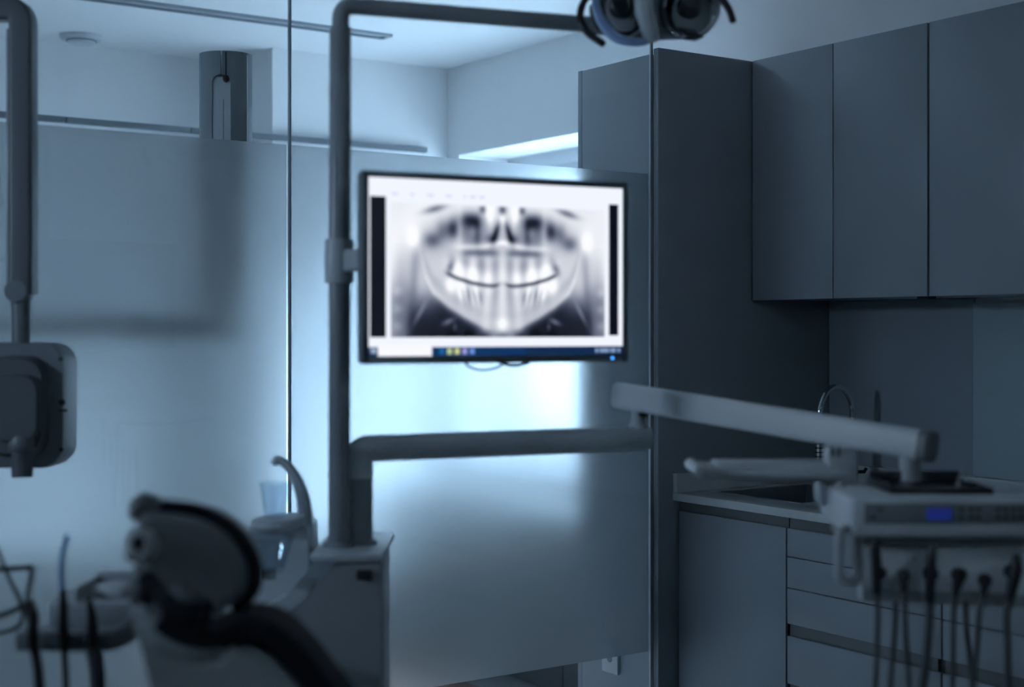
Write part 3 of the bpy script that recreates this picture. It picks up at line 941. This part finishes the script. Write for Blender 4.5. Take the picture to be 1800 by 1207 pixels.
# ------------------------------------------------------------------ instrument console
TC = 2.20
KX0 = c(1497, 580, TC).x
KX1 = c(1960, 580, TC).x
kz1 = CAM_H - 293 * TC / FPX
kz0 = CAM_H - 366 * TC / FPX
ko = Vector(((KX0 + KX1) / 2, TC + .12, kz0))
kn = thing('instrument_console', 'pale instrument console with a blue display hanging from the jointed arm', 'console', ko, view=True)
MB().box((KX0, TC, kz0), (KX1, TC + .235, kz1), .010, 3).build('console_body', M_CONSOLE, kn)
pz1 = CAM_H - 304 * TC / FPX; pz0 = CAM_H - 340 * TC / FPX
px0 = c(1519, 580, TC).x
MB().box((px0, TC - .003, pz0), (KX1 - .02, TC + .002, pz1), .001).build('control_panel', M_GREYPL, kn)
d0 = c(1629, 893, TC - .004); d1 = c(1673, 914, TC - .004)
MB().box((d0.x, TC - .0045, d1.z), (d1.x, TC - .0031, d0.z)).build('display', M_LCD, kn, label='small blue lit display')
for bx in (1535, 1548, 1690, 1708, 1720, 1755, 1768, 1782, 1795):
    for by in (895, 909):
        if (bx + by) % 3 == 0 and bx < 1600: continue
        q = c(bx, by, TC - .0045)
        MB().lathe([(0, 0), (.0035, 0), (.0032, .0015), (0, .0018)], (q.x, TC - .003, q.z), axis=(0, -1, 0), n=10).build('button', M_BLACKPL, kn)
MB().box((KX0 + .01, TC + .03, kz0 - .016), (KX1 - .01, TC + .20, kz0 + .002), .006).build('lower_tray', M_GREYPL, kn)
# handle loop at the left end
hx0, hx1 = c(1478, 580, TC - .01).x, c(1511, 580, TC - .01).x
hz1 = CAM_H - 350 * TC / FPX; hz0 = CAM_H - 440 * TC / FPX
hp = fillet([Vector((hx1, TC + .02, hz1)), Vector((hx0, TC + .005, hz1 - .004)), Vector((hx0 - .001, TC, hz0)), Vector((hx1 + .002, TC + .005, hz0 - .003)), Vector((hx1 + .003, TC + .02, hz1 - .01))], .012, 6)
MB().tube(hp, .0075, 12).build('handle', M_PLASTIC, kn)
# sloping holder panel behind the instruments
hl = [c(1514, 946, TC + .06), c(1960, 946, TC + .06), c(1960, 1052, TC + .02), c(1514, 1033, TC + .02)]
MB().loft(hl, [((0, 0, 0), 1.0), ((0, .02, 0), 1.0)]).build('holder_panel', M_CONSOLE, kn)
hl = [c(1516, 1034, TC + .02), c(1960, 1052, TC + .02), c(1960, 1075, TC + .03), c(1516, 1056, TC + .03)]
MB().loft(hl, [((0, 0, 0), 1.0), ((0, .03, 0), 1.0)]).build('holder_lip', M_PLASTIC2, kn)

# dark tray on the console
ty = c(1650, 860, TC + .1)
dt = thing('silicone_tray', 'dark shallow tray lying on top of the instrument console', 'tray', (ty.x, ty.y, kz1), view=True)
tx0, tx1 = c(1566, 580, TC + .03).x, c(1748, 580, TC + .03).x
m = MB()
m.box((tx0, TC + .03, kz1 + .0005), (tx1, TC + .19, kz1 + .005), .002)
m.build('tray_floor', M_BLACKPL, dt)
m = MB()
m.box((tx0, TC + .03, kz1 + .005), (tx0 + .006, TC + .19, kz1 + .014), .002); m.box((tx1 - .006, TC + .03, kz1 + .005), (tx1, TC + .19, kz1 + .010), .002)
m.box((tx0 + .006, TC + .184, kz1 + .005), (tx1 - .006, TC + .19, kz1 + .022), .002); m.box((tx0 + .006, TC + .03, kz1 + .005), (tx1 - .006, TC + .036, kz1 + .010), .002)
m.build('tray_rim', M_BLACKPL, dt)
tp = Vector((tx1 - .03, TC + .10, kz1 + .0055))
tb = thing('bur_stand', 'tiny bright metal stand at the end of the dark tray', 'stand', tp, view=True)
MB().lathe([(0, 0), (.008, 0), (.008, .012), (.004, .016), (.003, .026), (0, .027)], tp, n=14).build('stem', M_CHROME, tb)

# instruments hanging in front of the holder
TI = 2.16
ZLOW = .62


def instrument(label, pts, radii, head, hose, rh, extra=None, mat=M_DARKRUB):
    o = c(pts[0][0], pts[0][1], TI)
    t = thing('handpiece', label, 'handpiece', o, view=True, group='instruments hanging from the console')
    MB().tube(spline([c(x, y, TI) for x, y in pts], 5), [px2m(r, TI) for r in radii], 14, rounded=.002).build('body', M_BLACKPL, t)
    hx, hy, hr = head
    MB().lathe([(0, -.012), (px2m(hr, TI) * .7, -.010), (px2m(hr, TI), 0), (px2m(hr, TI) * .75, .010), (0, .012)], c(hx, hy, TI + .016), axis=(0, -1, .3), n=16).build('holder_cup', M_DARKRUB, t)
    MB().tube(spline([c(x, y, TI) for x, y in hose], 6), rh, 10).build('hose', M_GREYHOSE, t)
    if extra:
        MB().tube(spline([c(x, y, TI + .03) for x, y in extra], 6), rh, 10).build('return_hose', M_GREYHOSE, t)


instrument('dark handpiece hanging leftmost on the console beside the white loop handle', [(1541, 948), (1539, 965), (1541, 1000), (1541, 1042)], [4, 9, 9, 7], (1548, 1007, 12), [(1541, 1040), (1543, 1080), (1541, 1150), (1537, 1300), (1550, 1400), (1563, 1300)], .0040)
instrument('short dark nozzle hanging between the two leftmost long handpieces', [(1588, 1004), (1588, 1020), (1589, 1038)], [8, 8, 6], (1588, 1012, 12), [(1589, 1036), (1592, 1120), (1598, 1207), (1602, 1320)], .0042, [(1574, 1058), (1572, 1120), (1565, 1207), (1560, 1320)])
instrument('long thick dark handpiece hanging third from the loop handle', [(1641, 956), (1637, 985), (1636, 1020), (1634, 1055)], [4, 9, 9, 8], (1636, 1008, 15), [(1634, 1050), (1633, 1100), (1628, 1160), (1620, 1230), (1616, 1320)], .0062)
instrument('dark cone-shaped nozzle hanging below the blue display', [(1687, 1002), (1684, 1022), (1679, 1046)], [12, 10, 5], (1686, 1010, 15), [(1679, 1044), (1676, 1080), (1675, 1150), (1673, 1320)], .0042, [(1697, 1058), (1699, 1110), (1706, 1170), (1712, 1320)])
instrument('small dark nozzle hanging second from the right edge', [(1731, 1014), (1731, 1030), (1727, 1052)], [8, 8, 4], (1731, 1020, 13), [(1728, 1048), (1721, 1080), (1716, 1150), (1708, 1230), (1700, 1320)], .0042)
instrument('slanted dark handpiece hanging at the right edge of the picture', [(1786, 976), (1786, 1000), (1780, 1030), (1773, 1060)], [6, 11, 10, 5], (1776, 1004, 13), [(1774, 1056), (1769, 1085), (1771, 1150), (1775, 1320)], .0052)

# tray table left of the console
TT = 2.36
to_ = c(1480, 850, TT)
tt = thing('bracket_tray', 'white bracket tray with a rounded rim left of the console', 'tray', to_, view=True)
a = c(1226, 843, TT); b_ = c(1500, 822, TT)
MB().box((a.x, TT, a.z), (b_.x, TT + .135, b_.z), .009, 3).build('tray_slab', M_PLASTIC, tt)
MB().box((a.x + .04, TT + .03, b_.z - .002), (b_.x - .02, TT + .125, b_.z + .004), .002).build('tray_mat', M_PLASTIC2, tt)
q = c(1230, 827, TT - .004)
MB().tube([(q.x, TT - .01, q.z), (q.x, TT + .12, q.z)], .0105, 14, rounded=.004, ref=(0, 0, 1)).build('end_bar', M_PLASTIC, tt)
a = c(1456, 850, TT + .02); b_ = c(1506, 787, TT + .02)
MB().box((a.x, TT + .015, a.z), (b_.x, TT + .065, b_.z), .005).build('bracket_block', M_PLASTIC2, tt)
for px in (1466, 1478):
    q = c(px, 795, TT + .0)
    MB().box((q.x - .002, TT + .0125, q.z - .008), (q.x + .002, TT + .0155, q.z + .008)).build('bracket_notch', M_BLACKPL, tt)
a = c(1440, 888, TT + .03); b_ = c(1494, 848, TT + .03)
MB().box((a.x, TT + .02, a.z), (b_.x, TT + .08, b_.z), .006).build('swivel_block', M_PLASTIC2, tt)
q = c(1477, 858, TT - .01)
MB().lathe([(0, -.012), (.0085, -.010), (.0085, .006), (.005, .010), (0, .011)], q, axis=(0, -.3, 1)).build('swivel_knob', M_PLASTIC, tt)
q = c(1446, 868, TT - .0)
MB().tube([q + Vector((0, .01, .016)), q + Vector((0, .01, -.018))], .0055, 12, rounded=.002).build('swivel_pin', M_PLASTIC, tt)

# ------------------------------------------------------------------ wall-arm x-ray unit at the left
TX = 2.90
xo = c(40, 820, TX)
xr = thing('xray_unit', 'grey x-ray head with a short cone hanging on a bent arm at the left edge', 'x-ray unit', xo, view=True)
pth = fillet([c(-420, 60, TX + .02), c(-420, 17, TX), c(41, 17, TX), c(42, 518, TX)], .03, 8)
MB().sweep(pth, rrect(.05, .0465, .008), None).build('arm', M_XRAY, xr)
MB().box((c(14, 0, TX).x, TX - .012, c(0, 500, TX).z), (c(21, 0, TX).x, TX + .02, c(0, 52, TX).z), .002).build('edge_highlight', M_POST, xr)  # lighter strip stands in for the highlight along the arm's left edge
cx_ = c(-420, 60, TX + .02)
MB().box((cx_.x - .05, cx_.y - .05, cx_.z), (cx_.x + .05, cx_.y + .05, CEIL - .001), .01).build('ceiling_post', M_PLASTIC2, xr)
MB().lathe([(0, -.027), (.022, -.027), (.024, -.022), (.024, .022), (.022, .027), (0, .027)], c(35, 512, TX), axis=(0, 1, 0)).build('wrist_joint', M_XRAY2, xr)
MB().tube([c(37, 495, TX), c(37, 545, TX), c(37, 616, TX)], [.0225, .0195, .0175], 18).build('neck', M_XRAY2, xr)
def barrel(cx, cy, w, h, r, t, bulge, n=6):
    out = []
    for x, z in rrect(w, h, r, n):
        out.append(Vector((cx + x + bulge * (1 - (2 * z / h) ** 2) * (1 if x > 0 else -1), t, cy + z)))
    return out
hc_ = c(40, 711, TX)
MB().loft(barrel(hc_.x, hc_.z, .178, .254, .042, TX - .03, .005), [((0, 0, 0), .985), ((0, .006, 0), 1.0), ((0, .09, 0), 1.0), ((0, .10, 0), .95)]).build('head_housing', M_XRAY2, xr)
h2 = c(40, 712, TX)
MB().loft(barrel(h2.x, h2.z, .124, .205, .040, TX - .0305, .004), [((0, 0, 0), 1.0), ((0, -.018, 0), .95), ((0, -.03, 0), .90)]).build('head_front', M_XRAY, xr)
MB().loft(barrel(h2.x + .006, h2.z - .002, .096, .136, .03, TX - .0606, .004), [((0, 0, 0), 1.0), ((0, -.012, 0), .985), ((0, -.02, 0), .93)]).build('head_cover', M_XRAY, xr)
for px, py, rr in ((107, 631, .0046), (109, 707, .0066), (108, 790, .0046)):
    q = c(px, py, TX - .03)
    MB().lathe([(0, -.002), (rr, -.002), (rr, .0015), (0, .0015)], (q.x, TX - .031, q.z), axis=(0, -1, 0), n=12).build('screw', M_BLACKPL, xr)
q = c(111, 721, TX - .03)
MB().box((q.x - .009, TX - .034, q.z - .002), (q.x + .009, TX - .029, q.z + .002)).build('slot_mark', M_BLACKPL, xr)
q = c(39, 783, TX - .06)
MB().lathe([(0, .025), (.022, .02), (.0265, .008), (.0265, -.006), (.024, -.010), (0, -.010)], q).build('cone_collar', M_XRAY2, xr)
MB().lathe([(0, -.01), (.0215, -.01), (.0205, -.062), (.018, -.062), (.018, -.02), (0, -.02)], q).build('cone', M_XRAY, xr)

# ------------------------------------------------------------------ dental chair
TH = 1.75
ho = c(380, 1207, TH + .2); ho.z = 0
ch = thing('dental_chair', 'dark dental chair with padded headrest and pale backrest shell in the foreground', 'dental chair', ho, view=True)
hd = [c(x, y, TH) for x, y in ((243, 905), (262, 890), (300, 893), (340, 900), (378, 914), (412, 940), (436, 975), (444, 1010), (436, 1042), (412, 1062), (375, 1070), (335, 1055), (300, 1030), (268, 1000), (250, 965))]
hs = spline(hd + [hd[0]], 4)[:-1]
pad = MB().loft(hs, [((0, -.035, 0), .80), ((0, -.028, 0), .90), ((0, -.012, 0), .98), ((0, .01, 0), 1.0), ((0, .06, 0), .98), ((0, .10, 0), .9)]).build('headrest', M_GREYPAD, ch)
edge = spline([c(x, y, TH - .004) for x, y in ((248, 893), (290, 897), (340, 902), (380, 917), (414, 943), (437, 978), (445, 1012), (436, 1042), (412, 1060))], 6)
MB().tube(edge, [.015, .0135, .0125, .0125, .0125, .0125, .012, .010], 14, rounded=.006).build('headrest_edge', M_BLACKPAD, pad)
MB().tube(spline([c(240, 905, TH - .01), c(250, 888, TH - .01), c(268, 886, TH - .01), c(285, 897, TH)], 5), [.010, .015, .013, .008], 14, rounded=.006).build('headrest_tip', M_GREYPAD, pad)
q = c(251, 955, TH - .03)
MB().lathe([(.009, -.006), (.019, -.008), (.022, 0), (.019, .010), (.010, .012), (.009, .004)], q, axis=(-.35, -1, .15), closed=True).build('adjuster_ring', M_WHITEPAD, ch)
MB().lathe([(0, -.004), (.009, -.004), (.009, .006), (0, .007)], q, axis=(-.35, -1, .15)).build('adjuster_hub', M_BLACKPL, ch)
MB().tube([c(232, 968, TH), c(255, 975, TH)], .013, 14, rounded=.005).build('adjuster_stub', M_GREYPAD, ch)
q = c(252, 1038, TH)
MB().lathe([(0, -.02), (.014, -.017), (.019, -.004), (.018, .008), (.010, .018), (0, .02)], q, axis=(.3, -.4, 1)).build('lever_knob', M_GREYPAD, ch)
MB().sweep(spline([c(262, 990, TH + .01), c(300, 1015, TH), c(345, 1050, TH - .01), c(385, 1085, TH)], 5), rrect(.06, .022, .006)).build('hinge_strut', M_GREYPL, ch)
MB().sweep(spline([c(258, 1010, TH - .015), c(290, 1045, TH - .02), c(330, 1085, TH - .02), c(365, 1110, TH)], 5), rrect(.04, .020, .006)).build('hinge_strut', M_BLACKPL, ch)
MB().sweep(spline([c(290, 1080, TH), c(340, 1108, TH), c(390, 1112, TH), (c(440, 1095, TH))], 5), rrect(.06, .036, .012), None).build('hinge_bar', M_BLACKPL, ch)
q = c(330, 1075, TH - .03)
MB().box((q.x - .03, TH - .045, q.z - .014), (q.x + .03, TH - .02, q.z + .014), .006).build('hinge_plate', M_BLACKPAD, ch)
# backrest shell: pale rim, grey body going down to the seat
bk = [c(x, y, TH) for x, y in ((243, 1078), (262, 1110), (300, 1135), (345, 1146), (395, 1143), (430, 1118), (470, 1108), (510, 1130), (545, 1170), (585, 1230), (640, 1330), (690, 1480))] + [c(x, y, TH) for x, y in ((420, 1560), (340, 1400), (290, 1250), (258, 1150))]
for p in bk: p.y = TH
shell = MB().loft(bk, [((0, -.055, 0), .86), ((0, -.04, 0), .95), ((0, -.02, 0), .99), ((0, .03, 0), .97), ((0, .06, 0), .90)]).build('backrest', M_WHITEPAD, ch)
MB().tube(spline([c(x, y, TH - .02) for x, y in ((242, 1072), (262, 1106), (300, 1131), (345, 1142), (395, 1139), (432, 1112))], 6), [.010, .009, .008, .008, .008, .007], 12, rounded=.004).build('backrest_rim', M_PLASTIC2, shell)
MB().tube(spline([c(x, y, TH - .03) for x, y in ((246, 1090), (262, 1140), (285, 1190), (300, 1250))], 6), .009, 12).build('backrest_rim', M_PLASTIC2, shell)
MB().sweep(spline([c(x, y, TH - .02) for x, y in ((395, 1108), (425, 1096), (452, 1094), (490, 1108), (526, 1142), (560, 1185), (600, 1240), (650, 1330))], 6), rrect(.10, .034, .014)).build('edge_pad', M_BLACKPAD, shell)
sx = c(560, 580, TH).x
MB().box((sx - .22, TH - .12, .45), (sx + .70, TH + .36, .56), .04, 3).build('seat', M_WHITEPAD, ch)
MB().box((sx + .05, TH - .05, .06), (sx + .40, TH + .28, .47), .03).build('pedestal', M_PLASTIC2, ch)
MB().box((sx - .05, TH - .10, 0), (sx + .55, TH + .32, .07), .02).build('floor_base', M_PLASTIC2, ch)

# ------------------------------------------------------------------ assistant console at the left
TA = 2.05
ao2 = c(140, 1140, TA)
ac = thing('assistant_console', 'dark holder bar with a pale tray on the assistant side left of the headrest', 'console', ao2, view=True)
MB().sweep(spline([c(38, 1122, TA), c(80, 1122, TA), c(150, 1124, TA), (c(205, 1120, TA)), c(238, 1098, TA + .03), c(262, 1070, TA + .08)], 5), rrect(.05, .028, .008)).build('holder_bar', M_GREYPL, ac)
a = c(78, 1106, TA + .02); b_ = c(250, 1060, TA + .02)
MB().box((a.x, TA + .03, a.z), (b_.x, TA + .16, b_.z), .008).build('tray_body', M_PLASTIC2, ac)
m = MB()
z_ = b_.z
m.box((c(120, 0, TA).x, TA + .14, z_), (b_.x, TA + .15, z_ + .026), .003); m.box((c(120, 0, TA).x, TA + .03, z_), (c(124, 0, TA).x, TA + .14, z_ + .02), .002)
m.build('tray_rim', M_PLASTIC2, ac)
MB().tube(spline([c(262, 1070, TA + .08), c(300, 1080, TA + .14), c(400, 1120, TA + .30), (c(450, 1140, 2.6))], 5), .016, 12).build('support_arm', M_GREYPL, ac)
tq = c(205, 1052, TA + .09)
ti = thing('folded_tissue', 'crumpled white tissue lying in the assistant tray', 'tissue', (tq.x, tq.y, z_), view=True)
m = MB()
rng = random.Random(4)
ring = [Vector((tq.x + .042 * math.cos(a_) * rng.uniform(.85, 1.1), tq.y + .03 * math.sin(a_), z_ + .001)) for a_ in [2 * math.pi * k / 14 for k in range(14)]]
m.loft(ring, [((0, 0, 0), 1.0), ((.002, 0, .008), .95), ((.006, 0, .015), .7), ((.004, 0, .018), .35)])
m.build('sheet', M_PAPER, ti)


def suction(label, pts, radii, hose, rh, hmat=M_GREYHOSE, tip=None, tipmat=M_BLUETIP, tr=.004):
    o = c(pts[-1][0], pts[-1][1], TA - .03)
    t = thing('suction_handpiece', label, 'handpiece', o, view=True, group='instruments on the assistant bar')
    MB().tube(spline([c(x, y, TA - .035) for x, y in pts], 5), [px2m(r, TA) for r in radii], 14, rounded=.002).build('body', M_BLACKPL, t)
    MB().tube(spline([c(x, y, TA - .035) for x, y in hose], 6), rh, 12).build('hose', hmat, t)
    if tip:
        MB().tube(spline([c(x, y, TA - .035) for x, y in tip], 5), tr, 10, rounded=.001).build('tip', tipmat, t)


suction('dark suction handpiece with a thin bent rod at the far left', [(52, 1056), (58, 1080), (58, 1110), (58, 1140)], [7, 10, 10, 8], [(58, 1136), (64, 1160), (69, 1207), (72, 1330)], .0072, M_DARKRUB, [(47, 1060), (52, 1030), (61, 998)], M_GREYPL, .0036)
suction('dark suction handpiece with a translucent blue tip', [(110, 1037), (111, 1060), (111, 1100), (112, 1140)], [5, 8, 9, 6], [(112, 1136), (114, 1160), (116, 1207), (117, 1330)], .0046, M_DARKRUB, [(109, 1040), (108, 1010), (109, 982), (114, 960), (119, 940)], M_BLUETIP, .0036)
suction('pointed dark syringe handpiece standing nearest the headrest', [(156, 1054), (161, 1080), (162, 1105), (163, 1145)], [4, 8, 10, 8], [(163, 1138), (169, 1165), (172, 1207), (178, 1330)], .0115, M_GREYHOSE)
wr = thing('wire_bracket', 'thin grey wire bracket crossing at the left edge', 'bracket', c(20, 1060, TA + .1), view=True)
MB().tube([c(-40, 1003, TA + .1), c(10, 1000, TA + .1), c(58, 997, TA + .1)], .0042, 8).build('wire', M_DARKRUB, wr)
MB().tube(spline([c(-40, 1090, TA + .1), c(0, 1082, TA + .1), c(42, 1064, TA + .1)], 5), .0042, 8).build('wire', M_DARKRUB, wr)
MB().tube([c(58, 997, TA + .1), c(44, 1064, TA + .1), c(60, 1115, TA + .05)], .0042, 8).build('wire', M_DARKRUB, wr)
cb = thing('thin_cable', 'thin black cable hanging down at the left edge', 'cable', c(20, 1060, TA + .05), view=True)
MB().tube(spline([c(-30, 900, TA + .06), c(0, 975, TA + .06), (c(18, 1020, TA + .06)), c(36, 1058, TA + .06), c(40, 1085, TA + .06), c(30, 1102, TA + .06), c(0, 1112, TA + .06), c(-40, 1116, TA + .06)], 6), .0032, 8).build('cord', M_DARKRUB, cb)

for o in bpy.data.objects:
    for k in ('ox', 'oy', 'oz'):
        if k in o: del o[k]
